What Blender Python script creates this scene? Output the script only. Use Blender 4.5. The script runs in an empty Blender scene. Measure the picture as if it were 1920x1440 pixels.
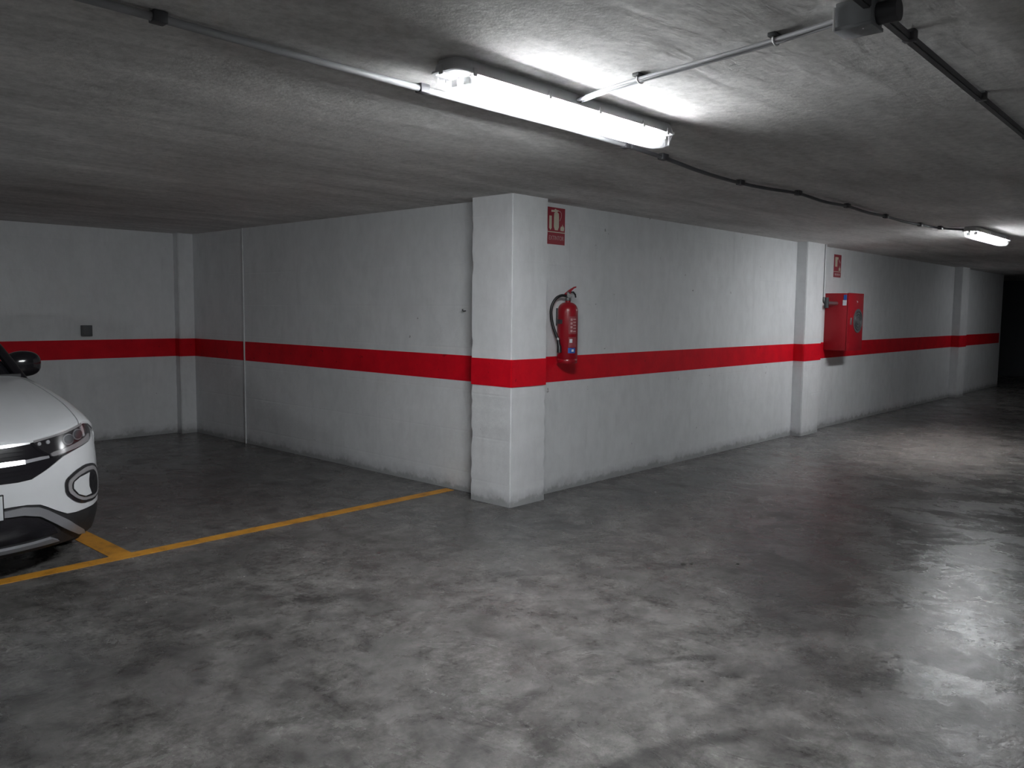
import bpy, bmesh, math, random
from mathutils import Vector, Matrix
random.seed(7)
SC = bpy.context.scene
COL = SC.collection
PI = math.pi

# ------------------------------------------------------------------ camera
F, PHI, PITCH, ROLL = 1552.3, 0.7433, 0.0884, 0.0102
fw = Vector((math.cos(PHI)*math.cos(PITCH), math.sin(PHI)*math.cos(PITCH), -math.sin(PITCH)))
rt = Vector((math.sin(PHI), -math.cos(PHI), 0)); up = rt.cross(fw)
r2 = rt*math.cos(ROLL)+up*math.sin(ROLL); u2 = up*math.cos(ROLL)-rt*math.sin(ROLL)
cam = bpy.data.objects.new('camera', bpy.data.cameras.new('camera'))
m = Matrix((r2, u2, -fw)).transposed().to_4x4(); m.translation = Vector((-4.5358, -4.1766, 1.4913))
cam.matrix_world = m
cam.data.sensor_width = 36; cam.data.lens = F*36/1920; cam.data.clip_start = .05; cam.data.clip_end = 80
COL.objects.link(cam); SC.camera = cam

# ------------------------------------------------------------------ world, view
w = bpy.data.worlds.new('world'); SC.world = w; w.use_nodes = True
w.node_tree.nodes['Background'].inputs[0].default_value = (.5, .55, .6, 1)
w.node_tree.nodes['Background'].inputs[1].default_value = 0.0
vs = SC.view_settings
vs.view_transform = 'Standard'; vs.look = 'None'; vs.gamma = 1; vs.use_curve_mapping = False
vs.exposure = 2.6
TUBE_NEAR = 58.0      # emission of the tubes in the two working lamps
TUBE_DIM = 5.5        # a dimmer lamp further down the row
TUBE_FAR = 26.0

# ------------------------------------------------------------------ node helpers
def new_mat(name):
    mt = bpy.data.materials.new(name); mt.use_nodes = True
    nt = mt.node_tree; b = nt.nodes['Principled BSDF']
    return mt, nt, b
def nd(nt, t, **k):
    n = nt.nodes.new(t)
    for a, v in k.items():
        if a == 'ins':
            for i, x in v.items(): n.inputs[i].default_value = x
        else: setattr(n, a, v)
    return n
def coords(nt, scale=(1, 1, 1), rot=(0, 0, 0)):
    tc = nd(nt, 'ShaderNodeTexCoord'); mp = nd(nt, 'ShaderNodeMapping')
    mp.inputs['Scale'].default_value = scale; mp.inputs['Rotation'].default_value = rot
    nt.links.new(tc.outputs['Object'], mp.inputs['Vector']); return mp.outputs['Vector']
def noise(nt, vec, scale, detail=4, rough=.55, dist=0):
    n = nd(nt, 'ShaderNodeTexNoise', ins={'Scale': scale, 'Detail': detail, 'Roughness': rough, 'Distortion': dist})
    nt.links.new(vec, n.inputs['Vector']); return n.outputs['Fac']
def ramp(nt, fac, stops):
    r = nd(nt, 'ShaderNodeValToRGB'); e = r.color_ramp.elements
    while len(e) < len(stops): e.new(.5)
    for i, (p, c) in enumerate(stops):
        e[i].position = p; e[i].color = (c, c, c, 1) if not isinstance(c, tuple) else (*c, 1)
    nt.links.new(fac, r.inputs['Fac']); return r.outputs['Color']
def mixc(nt, fac, a, b, mode='MIX'):
    n = nd(nt, 'ShaderNodeMix', data_type='RGBA', blend_type=mode)
    for sock, v in ((n.inputs['Factor'], fac), (n.inputs['A'], a), (n.inputs['B'], b)):
        if sock.name == 'Factor' or True:
            pass
    ins = [s for s in n.inputs if s.enabled]
    for s, v in zip(ins, (fac, a, b)):
        if isinstance(v, bpy.types.NodeSocket): nt.links.new(v, s)
        elif isinstance(v, tuple): s.default_value = (*v, 1)
        else: s.default_value = v
    return [o for o in n.outputs if o.enabled][0]
def mth(nt, op, *a):
    n = nd(nt, 'ShaderNodeMath', operation=op)
    for i, v in enumerate(a):
        if isinstance(v, bpy.types.NodeSocket): nt.links.new(v, n.inputs[i])
        else: n.inputs[i].default_value = v
    return n.outputs[0]
def bump(nt, bsdf, height, strength, dist=.01):
    b = nd(nt, 'ShaderNodeBump', ins={'Strength': strength, 'Distance': dist})
    nt.links.new(height, b.inputs['Height']); nt.links.new(b.outputs['Normal'], bsdf.inputs['Normal'])
def plain(name, col, rough=.5, metal=0, var=.08, coat=0, nscale=14, bmp=0):
    mt, nt, b = new_mat(name)
    v = coords(nt); n = noise(nt, v, nscale, 3)
    lo = tuple(c*(1-var) for c in col); hi = tuple(min(1, c*(1+var)) for c in col)
    nt.links.new(mixc(nt, n, lo, hi), b.inputs['Base Color'])
    b.inputs['Roughness'].default_value = rough; b.inputs['Metallic'].default_value = metal
    if coat: b.inputs['Coat Weight'].default_value = coat; b.inputs['Coat Roughness'].default_value = .08
    if bmp: bump(nt, b, noise(nt, v, nscale*6, 3), bmp, .002)
    return mt

# ------------------------------------------------------------------ room materials
def wall_mat(name, base):
    mt, nt, b = new_mat(name)
    v = coords(nt)
    big = ramp(nt, noise(nt, v, 1.1, 5, .6, .4), [(.3, .90), (.7, 1.0)])
    fine = ramp(nt, noise(nt, coords(nt, (1, 1, .55)), 9, 6, .65), [(.32, .92), (.6, 1.0)])
    spots = ramp(nt, noise(nt, v, 13, 5, .6), [(.26, .5), (.285, 1.0)])
    drips = ramp(nt, noise(nt, coords(nt, (1, 1, .12)), 7, 4, .6), [(.30, .94), (.42, 1.0)])
    # dirt splashed on the foot of the wall
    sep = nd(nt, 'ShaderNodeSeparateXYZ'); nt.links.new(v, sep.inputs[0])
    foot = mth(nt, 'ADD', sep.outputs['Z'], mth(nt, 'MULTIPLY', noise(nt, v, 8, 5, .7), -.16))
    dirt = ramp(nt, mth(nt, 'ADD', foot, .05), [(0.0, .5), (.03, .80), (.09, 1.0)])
    c = mixc(nt, 1.0, big, fine, 'MULTIPLY'); c = mixc(nt, 1.0, c, spots, 'MULTIPLY')
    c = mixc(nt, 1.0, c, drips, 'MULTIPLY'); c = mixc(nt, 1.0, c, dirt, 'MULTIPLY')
    c = mixc(nt, 1.0, c, base, 'MULTIPLY')
    nt.links.new(c, b.inputs['Base Color'])
    b.inputs['Roughness'].default_value = .62
    # trowelled paint relief and the faint courses of the blockwork behind it
    z = sep.outputs['Z']
    fr = mth(nt, 'FRACT', mth(nt, 'DIVIDE', mth(nt, 'ADD', z, .005), .34))
    ln = ramp(nt, mth(nt, 'ABSOLUTE', mth(nt, 'SUBTRACT', fr, .5)), [(.0, .0), (.035, 1.0)])
    hgt = mth(nt, 'ADD', mth(nt, 'MULTIPLY', noise(nt, coords(nt, (1, 1, .6)), 26, 5, .6), .8), mth(nt, 'MULTIPLY', noise(nt, v, 3, 3), 1.4))
    hgt = mth(nt, 'ADD', hgt, mth(nt, 'MULTIPLY', ln, .22))
    bump(nt, b, hgt, .55, .007)
    return mt
M = {}
M['wall'] = wall_mat('white_wall_paint', (.80, .815, .83))
M['pillar'] = wall_mat('white_pillar_paint', (.82, .83, .845))

def stripe_mat():
    mt, nt, b = new_mat('red_stripe_paint'); v = coords(nt)
    c = ramp(nt, noise(nt, v, 6, 5, .6), [(.3, (.60, .003, .014)), (.7, (.76, .004, .018))])
    s = ramp(nt, noise(nt, v, 15, 2), [(.27, .6), (.31, 1.0)])
    nt.links.new(mixc(nt, 1.0, c, s, 'MULTIPLY'), b.inputs['Base Color'])
    b.inputs['Roughness'].default_value = .6; b.inputs['Specular IOR Level'].default_value = .2
    bump(nt, b, noise(nt, v, 26, 5), .35, .005); return mt
M['stripe'] = stripe_mat()

def ceil_mat():
    mt, nt, b = new_mat('rough_concrete_ceiling')
    v = coords(nt); vs_ = coords(nt, (.35, 1.6, 1), (0, 0, .12))
    a = ramp(nt, noise(nt, vs_, 2.2, 8, .64, .4), [(.30, .64), (.70, 1.08)])
    g = ramp(nt, noise(nt, v, .6, 4, .6), [(.3, .82), (.7, 1.05)])
    f = ramp(nt, noise(nt, v, 22, 6, .75), [(.34, .76), (.6, 1.04)])
    c = mixc(nt, 1.0, a, g, 'MULTIPLY'); c = mixc(nt, 1.0, c, f, 'MULTIPLY')
    c = mixc(nt, 1.0, c, (.83, .815, .80), 'MULTIPLY')
    nt.links.new(c, b.inputs['Base Color']); b.inputs['Roughness'].default_value = .85
    h = mth(nt, 'ADD', mth(nt, 'MULTIPLY', noise(nt, vs_, 2.6, 7, .58, .1), 1.9), mth(nt, 'MULTIPLY', noise(nt, v, 26, 6, .7), .55))
    bump(nt, b, h, .38, .014); return mt
M['ceiling'] = ceil_mat()

def floor_mat():
    mt, nt, b = new_mat('worn_polished_concrete')
    v = coords(nt); sep = nd(nt, 'ShaderNodeSeparateXYZ'); nt.links.new(v, sep.inputs[0])
    X, Y = sep.outputs['X'], sep.outputs['Y']
    swirl = coords(nt, (1.25, .9, 1), (0, 0, .75))
    lay = coords(nt, (1.0, 1.3, 1), (0, 0, .75))
    a = ramp(nt, noise(nt, swirl, 3.3, 9, .74, .5), [(.33, .40), (.48, .84), (.66, 1.20)])
    g = ramp(nt, noise(nt, v, .6, 4, .55, .3), [(.32, .70), (.62, 1.05)])
    f = ramp(nt, noise(nt, lay, 6.5, 9, .80, .2), [(.38, .52), (.50, .90), (.63, 1.26)])
    k_ = ramp(nt, noise(nt, v, 38, 5, .75), [(.36, .74), (.60, 1.10)])
    f = mixc(nt, 1.0, f, k_, 'MULTIPLY')
    c = mixc(nt, 1.0, a, g, 'MULTIPLY'); c = mixc(nt, 1.0, c, f, 'MULTIPLY')
    # ragged areas: grimy driven lane, darker wall strip and bay, vignette painted at left
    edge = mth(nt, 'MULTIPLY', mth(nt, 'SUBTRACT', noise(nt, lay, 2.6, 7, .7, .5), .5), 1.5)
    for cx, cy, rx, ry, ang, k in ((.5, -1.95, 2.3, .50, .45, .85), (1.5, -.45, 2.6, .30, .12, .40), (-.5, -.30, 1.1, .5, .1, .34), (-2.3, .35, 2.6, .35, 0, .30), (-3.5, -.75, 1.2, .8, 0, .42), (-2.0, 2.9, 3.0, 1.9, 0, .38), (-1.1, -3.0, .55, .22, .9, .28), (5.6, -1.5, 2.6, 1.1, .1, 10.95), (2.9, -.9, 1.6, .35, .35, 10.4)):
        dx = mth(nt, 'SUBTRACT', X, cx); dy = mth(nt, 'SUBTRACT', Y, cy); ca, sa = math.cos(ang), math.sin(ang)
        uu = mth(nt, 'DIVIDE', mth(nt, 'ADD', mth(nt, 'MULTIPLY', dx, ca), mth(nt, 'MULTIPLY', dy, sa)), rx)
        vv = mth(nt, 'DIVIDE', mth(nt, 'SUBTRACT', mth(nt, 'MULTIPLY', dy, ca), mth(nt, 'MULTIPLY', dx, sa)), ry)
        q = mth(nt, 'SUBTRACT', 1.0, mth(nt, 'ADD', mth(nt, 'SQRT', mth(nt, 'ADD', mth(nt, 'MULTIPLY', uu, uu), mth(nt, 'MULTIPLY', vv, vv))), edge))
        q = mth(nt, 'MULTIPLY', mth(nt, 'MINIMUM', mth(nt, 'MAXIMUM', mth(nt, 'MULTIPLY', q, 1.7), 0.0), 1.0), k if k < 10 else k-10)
        c = mixc(nt, q, c, (.13, .13, .135) if k < 10 else (1.9, 1.8, 1.75))  # lighter tone: light pool under the far lamp painted in, plus a paler patch
    # tyre marks: arcs of rubber of their own shape
    brk = noise(nt, v, 2.4, 5, .7)
    tot = None
    for cx, cy, R, wd, k in ((-2.55, -3.75, 1.08, .055, .55), (-2.2, -3.35, 1.2, .04, .45), (-2.15, -3.55, 1.15, .035, .4),
                             (-4.3, -6.2, 6.0, .06, .22), (1.6, -5.2, 3.6, .07, .30), (1.6, -5.2, 3.35, .05, .22), (0.4, 1.9, 3.6, .06, .2)):
        dx = mth(nt, 'SUBTRACT', X, cx); dy = mth(nt, 'SUBTRACT', Y, cy)
        d = mth(nt, 'SQRT', mth(nt, 'ADD', mth(nt, 'MULTIPLY', dx, dx), mth(nt, 'MULTIPLY', dy, dy)))
        d = mth(nt, 'ADD', d, mth(nt, 'MULTIPLY', noise(nt, v, 5, 3), .05))
        e = mth(nt, 'ABSOLUTE', mth(nt, 'SUBTRACT', d, R+.025))
        q = mth(nt, 'SUBTRACT', 1.0, mth(nt, 'DIVIDE', e, wd)); q = mth(nt, 'MAXIMUM', q, 0.0); q = mth(nt, 'MINIMUM', mth(nt, 'MULTIPLY', q, 1.8), 1.0)
        q = mth(nt, 'MULTIPLY', q, k)
        tot = q if tot is None else mth(nt, 'MAXIMUM', tot, q)
    tot = mth(nt, 'MULTIPLY', tot, ramp(nt, brk, [(.38, .15), (.55, 1.0)]))
    c = mixc(nt, tot, c, (.16, .16, .165))
    c = mixc(nt, 1.0, c, (.166, .159, .152), 'MULTIPLY')
    b.inputs['Specular IOR Level'].default_value = .42
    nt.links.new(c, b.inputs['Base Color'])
    r = ramp(nt, noise(nt, swirl, 2.6, 7, .7, .6), [(.34, .15), (.66, .38)])
    nt.links.new(r, b.inputs['Roughness']); h = mth(nt, 'ADD', mth(nt, 'MULTIPLY', noise(nt, lay, 8, 7, .68, .2), 1.0), mth(nt, 'MULTIPLY', noise(nt, v, 40, 4, .6), .14))
    bump(nt, b, h, .42, .010); return mt
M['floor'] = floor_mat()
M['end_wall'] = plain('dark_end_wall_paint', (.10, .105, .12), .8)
M['yellow'] = None
def yellow_mat():
    mt, nt, b = new_mat('worn_yellow_line_paint'); v = coords(nt)
    c = ramp(nt, noise(nt, v, 9, 6, .7), [(.25, (.22, .10, .02)), (.5, (.60, .27, .025)), (.8, (.68, .33, .04))])
    nt.links.new(c, b.inputs['Base Color']); b.inputs['Roughness'].default_value = .6
    bump(nt, b, noise(nt, v, 30, 4), .3, .004); return mt
M['yellow'] = yellow_mat()

M['lamp_body'] = plain('grey_polyester_housing', (.6, .6, .61), .55, nscale=8)
M['reflector'] = plain('white_gear_tray', (.8, .8, .8), .4)
M['clip'] = plain('dark_plastic_clip', (.05, .05, .055), .5)
M['pale_clip'] = plain('pale_plastic_clip', (.55, .55, .55), .5)
M['conduit'] = plain('grey_pvc_conduit', (.27, .27, .28), .45)
M['cable'] = plain('dark_grey_cable', (.10, .10, .11), .5)
M['duct'] = plain('dark_steel_trunking', (.07, .07, .075), .5, .3)
M['box'] = plain('grey_plastic_box', (.26, .27, .28), .5)
M['white_edge'] = plain('white_plastic_edge', (.7, .7, .7), .4)
M['steel'] = plain('worn_steel', (.45, .45, .45), .35, .9)
M['brass'] = plain('dull_valve_metal', (.22, .22, .22), .4, .8)
M['red_metal'] = plain('red_enamel', (.28, .004, .012), .32, 0, .05, .2)
M['red_cab'] = plain('red_cabinet_enamel', (.34, .003, .012), .55, 0, .05, .03)
M['red_sign'] = plain('red_sign_print', (.30, .005, .022), .4, 0, .05)
M['cream'] = plain('cream_sign_print', (.62, .58, .46), .5)
M['white_print'] = plain('white_sign_print', (.50, .30, .30), .5)
M['rubber'] = plain('black_rubber', (.012, .012, .014), .38)
M['label_pink'] = plain('printed_label', (.27, .05, .06), .5, var=.35, nscale=60)
M['label_blue'] = plain('blue_label', (.02, .11, .42), .5)
M['label_white'] = plain('white_label', (.7, .72, .76), .5)
M['dark_glass'] = plain('dark_window', (.03, .032, .036), .2)
M['socket'] = plain('dark_grey_socket', (.10, .105, .11), .5)
M['pvc_white'] = plain('painted_pvc_pipe', (.62, .63, .64), .4)
M['debris'] = plain('dark_grit', (.03, .028, .025), .9)
M['car_paint'] = plain('white_car_paint', (.70, .715, .735), .3, 0, .03, .8)
M['gloss_black'] = plain('gloss_black_plastic', (.010, .009, .012), .16, 0, .1, .4)
M['matt_black'] = plain('matt_black_plastic', (.016, .016, .018), .6, bmp=.3)
M['chrome'] = plain('chrome_strip', (.92, .92, .95), .2, 1.0, .02)
M['silver'] = plain('silver_grey_trim', (.30, .30, .32), .35, .35)
M['drl'] = plain('grey_light_guide', (.28, .27, .28), .25)
M['lens_cell'] = plain('projector_lens', (.13, .135, .15), .08, .6)
M['reflector_white'] = plain('bright_reflector', (.85, .86, .9), .12, .6)
M['plate'] = plain('white_number_plate', (.62, .64, .66), .4)
M['rim'] = plain('alloy_rim', (.35, .35, .36), .3, .8)
def glass_mat():
    mt, nt, b = new_mat('tinted_glass'); v = coords(nt)
    nt.links.new(mixc(nt, noise(nt, v, 4, 2), (.010, .010, .013), (.016, .016, .02)), b.inputs['Base Color'])
    b.inputs['Roughness'].default_value = .05; return mt
M['glass'] = glass_mat()
def clear_mat(name, a=.82, tint=(.95, .97, 1)):
    mt = bpy.data.materials.new(name); mt.use_nodes = True; nt = mt.node_tree; nt.nodes.clear()
    o = nd(nt, 'ShaderNodeOutputMaterial'); t = nd(nt, 'ShaderNodeBsdfTransparent'); tr = nd(nt, 'ShaderNodeBsdfTranslucent')
    gl = nd(nt, 'ShaderNodeBsdfGlossy', ins={'Roughness': .15}); m1 = nd(nt, 'ShaderNodeMixShader'); m2 = nd(nt, 'ShaderNodeMixShader')
    v = coords(nt); f = ramp(nt, noise(nt, v, 30, 2), [(.4, 1-a-.02), (.6, 1-a+.02)])
    tr.inputs['Color'].default_value = (*tint, 1); t.inputs['Color'].default_value = (1, 1, 1, 1)
    nt.links.new(f, m1.inputs[0]); nt.links.new(t.outputs[0], m1.inputs[1]); nt.links.new(tr.outputs[0], m1.inputs[2])
    m2.inputs[0].default_value = .05
    nt.links.new(m1.outputs[0], m2.inputs[1]); nt.links.new(gl.outputs[0], m2.inputs[2]); nt.links.new(m2.outputs[0], o.inputs[0])
    return mt
M['diffuser'] = clear_mat('ribbed_clear_diffuser', .945)
M['headlight_cover'] = clear_mat('clear_headlight_cover', .99)
def emit_mat(name, s):
    mt = bpy.data.materials.new(name); mt.use_nodes = True; nt = mt.node_tree; nt.nodes.clear()
    o = nd(nt, 'ShaderNodeOutputMaterial'); e = nd(nt, 'ShaderNodeEmission', ins={'Color': (.95, .98, 1, 1), 'Strength': s})
    nt.links.new(e.outputs[0], o.inputs[0]); return mt
M['tube_near'] = emit_mat('fluorescent_tube_glow', TUBE_NEAR)
M['tube_far'] = emit_mat('fluorescent_tube_glow_far', TUBE_FAR)

M['tube_dim'] = emit_mat('dim_fluorescent_tube_glow', TUBE_DIM)
# ------------------------------------------------------------------ mesh helpers
def finish(name, bm, mat, parent=None, smooth=None, loc=None):
    bmesh.ops.recalc_face_normals(bm, faces=bm.faces[:])
    me = bpy.data.meshes.new(name); bm.to_mesh(me); bm.free()
    if mat: me.materials.append(mat)
    if smooth is not None:
        for p in me.polygons: p.use_smooth = True
        me.set_sharp_from_angle(angle=math.radians(smooth))
    o = bpy.data.objects.new(name, me); COL.objects.link(o)
    if parent: o.parent = parent
    if loc: o.location = loc
    return o
def empty(name, loc, label, cat, group=None):
    o = bpy.data.objects.new(name, None); COL.objects.link(o); o.location = loc; o.empty_display_size = .1
    o['label'] = label; o['category'] = cat
    if group: o['group'] = group
    return o
def tag(o, label, cat, group=None):
    o['label'] = label; o['category'] = cat
    if group: o['group'] = group
    return o
def struct(o, label=None):
    o['kind'] = 'structure'
    if label: o['label'] = label
    return o
def box(bm, a, b, bev=0, seg=2):
    r = bmesh.ops.create_cube(bm, size=1)
    vs_ = r['verts']
    for v in vs_:
        for i in range(3): v.co[i] = a[i] if v.co[i] < 0 else b[i]
    if bev:
        es = list({e for v in vs_ for e in v.link_edges})
        bmesh.ops.bevel(bm, geom=es, offset=bev, segments=seg, affect='EDGES', profile=.5)
    return bm
def boxo(name, a, b, mat, parent=None, bev=0, seg=2):
    bm = bmesh.new(); box(bm, a, b, bev, seg); return finish(name, bm, mat, parent, 40 if bev else None)
def catmull(pts, n=8):
    P = [Vector(p) for p in pts]; P = [P[0]*2-P[1]]+P+[P[-1]*2-P[-2]]; out = []
    for i in range(1, len(P)-2):
        for k in range(n):
            t = k/n; a, b, c, d = P[i-1:i+3]
            out.append(.5*((2*b)+(c-a)*t+(2*a-5*b+4*c-d)*t*t+(3*b-a-3*c+d)*t**3))
    out.append(P[-2]); return out
def tube(bm, pts, r, seg=10, caps=True):
    P = [Vector(p) for p in pts]; rings = []; ref = None
    for i, p in enumerate(P):
        t = (P[min(i+1, len(P)-1)]-P[max(i-1, 0)]).normalized()
        if ref is None: ref = t.orthogonal().normalized()
        ref = (ref-t*ref.dot(t)).normalized(); b = t.cross(ref)
        rr = r[i] if isinstance(r, (list, tuple)) else r
        rings.append([bm.verts.new(p+ref*math.cos(2*PI*k/seg)*rr+b*math.sin(2*PI*k/seg)*rr) for k in range(seg)])
    for a, b in zip(rings, rings[1:]):
        for k in range(seg): bm.faces.new((a[k], a[(k+1) % seg], b[(k+1) % seg], b[k]))
    if caps: bm.faces.new(rings[0][::-1]); bm.faces.new(rings[-1])
    return bm
def tubeo(name, pts, r, mat, parent=None, seg=10):
    bm = bmesh.new(); tube(bm, pts, r, seg); return finish(name, bm, mat, parent, 50)
def lathe(bm, prof, cx=0, cy=0, seg=32):
    rings = []
    for r, z in prof:
        rings.append([bm.verts.new((cx+r*math.cos(2*PI*k/seg), cy+r*math.sin(2*PI*k/seg), z)) for k in range(seg)] if r > 1e-5 else [bm.verts.new((cx, cy, z))])
    for a, b in zip(rings, rings[1:]):
        for k in range(seg):
            j = (k+1) % seg
            if len(a) == 1 and len(b) == 1: continue
            if len(a) == 1: bm.faces.new((a[0], b[j], b[k]))
            elif len(b) == 1: bm.faces.new((a[k], a[j], b[0]))
            else: bm.faces.new((a[k], a[j], b[j], b[k]))
    return bm
def prism(bm, poly, f, t):
    """poly of 2D points; f(a,b,depth) -> 3D; depth 0..t"""
    lo = [bm.verts.new(f(a, b, 0)) for a, b in poly]; hi = [bm.verts.new(f(a, b, t)) for a, b in poly]
    bm.faces.new(lo[::-1]); bm.faces.new(hi)
    n = len(poly)
    for i in range(n): bm.faces.new((lo[i], lo[(i+1) % n], hi[(i+1) % n], hi[i]))
    return bm
def chaikin(P, n=1):
    for _ in range(n):
        Q = []
        for i in range(len(P)):
            a, b = P[i], P[(i+1) % len(P)]
            Q += [(a[0]*.8+b[0]*.2, a[1]*.8+b[1]*.2), (a[0]*.2+b[0]*.8, a[1]*.2+b[1]*.8)]
        P = Q
    return P

# ------------------------------------------------------------------ room shell
H = 2.35; PR, PL, YB = .1305, .1622, 5.392; ZS0, ZS1 = .916, 1.124
WX0, WX1, WY0 = -12.0, 19.0, -8.0
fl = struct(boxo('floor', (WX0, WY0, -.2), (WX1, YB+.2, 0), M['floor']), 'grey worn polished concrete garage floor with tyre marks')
ce = struct(boxo('ceiling', (WX0, WY0, H), (WX1, YB+.2, H+.2), M['ceiling']), 'rough grey concrete ceiling slab')
wr = struct(boxo('wall_right', (.2, PR, 0), (15.5, PR+.2, H), M['wall']), 'white painted wall right of the corner pillar')
wl = struct(boxo('wall_left', (PL, .30, 0), (PL+.2, YB, H), M['wall']), 'white painted wall left of the corner pillar')
wb = struct(boxo('wall_back', (WX0, YB, 0), (PL+.2, YB+.2, H), M['wall']), 'white wall at the back of the parking bays')
struct(boxo('wall_west', (WX0-.2, WY0, 0), (WX0, YB, H), M['wall']))
struct(boxo('wall_south', (WX0, WY0-.2, 0), (WX1, WY0, H), M['wall']))
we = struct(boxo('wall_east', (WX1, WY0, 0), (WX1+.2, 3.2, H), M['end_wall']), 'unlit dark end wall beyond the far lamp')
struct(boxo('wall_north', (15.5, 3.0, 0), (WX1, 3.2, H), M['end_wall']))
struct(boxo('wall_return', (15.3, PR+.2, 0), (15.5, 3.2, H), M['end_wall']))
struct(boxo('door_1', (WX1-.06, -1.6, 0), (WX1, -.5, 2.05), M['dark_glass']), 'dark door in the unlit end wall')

def stripe(a, b, parent):
    o = boxo('painted_stripe', a, b, M['stripe'], parent); return o
T = .0015
stripe((.2, PR-T, ZS0), (15.4, PR, ZS1), wr)
stripe((PL-T, .30, ZS0), (PL, YB, ZS1), wl)
stripe((WX0, YB-T, ZS0), (PL, YB, ZS1), wb)

def pillar(name, x0, y0_, x1, y1, label, jit=.004, chips=()):
    bm = bmesh.new()
    box(bm, (x0, y0_, 0), (x1, y1, H))
    es = [e for e in bm.edges if abs(e.verts[0].co.z-e.verts[1].co.z) > 1]
    bmesh.ops.bevel(bm, geom=es, offset=.008, segments=2, affect='EDGES')
    for k in range(1, 60):
        bmesh.ops.bisect_plane(bm, geom=bm.verts[:]+bm.edges[:]+bm.faces[:], plane_co=(0, 0, k*H/60), plane_no=(0, 0, 1))
    cx, cy = (x0+x1)/2, (y0_+y1)/2
    rnd = random.Random(3)
    js = {}
    for v in bm.verts:
        if v.co.z < .01 or v.co.z > H-.01: continue
        key = (v.co.x > cx, v.co.y > cy, round(v.co.z, 3))
        if key not in js: js[key] = rnd.random()**4*jit*1.4
        d = js[key]
        v.co.x += (d if v.co.x < cx else -d); v.co.y += (d if v.co.y < cy else -d)
    o = finish(name, bm, M['pillar'], None, 35); struct(o, label)
    # stripe wraps the pillar as a thin sleeve
    bm = bmesh.new(); e = .0025
    box(bm, (x0-e, y0_-e, ZS0), (x1+e, y1+e, ZS1))
    es = [q for q in bm.edges if abs(q.verts[0].co.z-q.verts[1].co.z) > .1]
    bmesh.ops.bevel(bm, geom=es, offset=.008, segments=2, affect='EDGES')
    s = finish('painted_stripe', bm, M['stripe'], o, 35)
    return o
pillar('trim_1', 0, 0, .4037, .4308, 'white square pillar on the outer wall corner, chipped edges and red stripe', .006)
pillar('trim_2', 5.2113, 0, 5.72, .3, 'white pillar left of the red hose cabinet with red stripe', .003)
pillar('trim_3', 11.88, 0, 12.35, .3, 'farthest white pillar on the right wall, under the far lamp', .003)
pillar('trim_4', -.02, YB-.12, PL+.05, YB+.05, 'narrow white pilaster in the inner corner of the bay', .003)
pillar('trim_5', -6.2, YB-.12, -5.8, YB+.05, 'white pilaster on the back wall', .003)

# floor lines
yl = boxo('parking_line', (-7.5, .755, 0), (PL-.03, .855, .0022), M['yellow'])
tag(yl, 'long yellow line painted on the floor along the front of the bays', 'floor line'); yl['kind'] = 'structure'
dl = boxo('parking_line', (-2.60, .855, 0), (-2.47, 5.2, .0022), M['yellow'])
tag(dl, 'yellow bay divider line running back beside the white car', 'floor line'); dl['kind'] = 'structure'
dl2 = boxo('parking_line', (-5.05, .855, 0), (-4.93, 5.2, .0022), M['yellow'])
tag(dl2, 'yellow bay divider line on the far side of the white car', 'floor line'); dl2['kind'] = 'structure'

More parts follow.
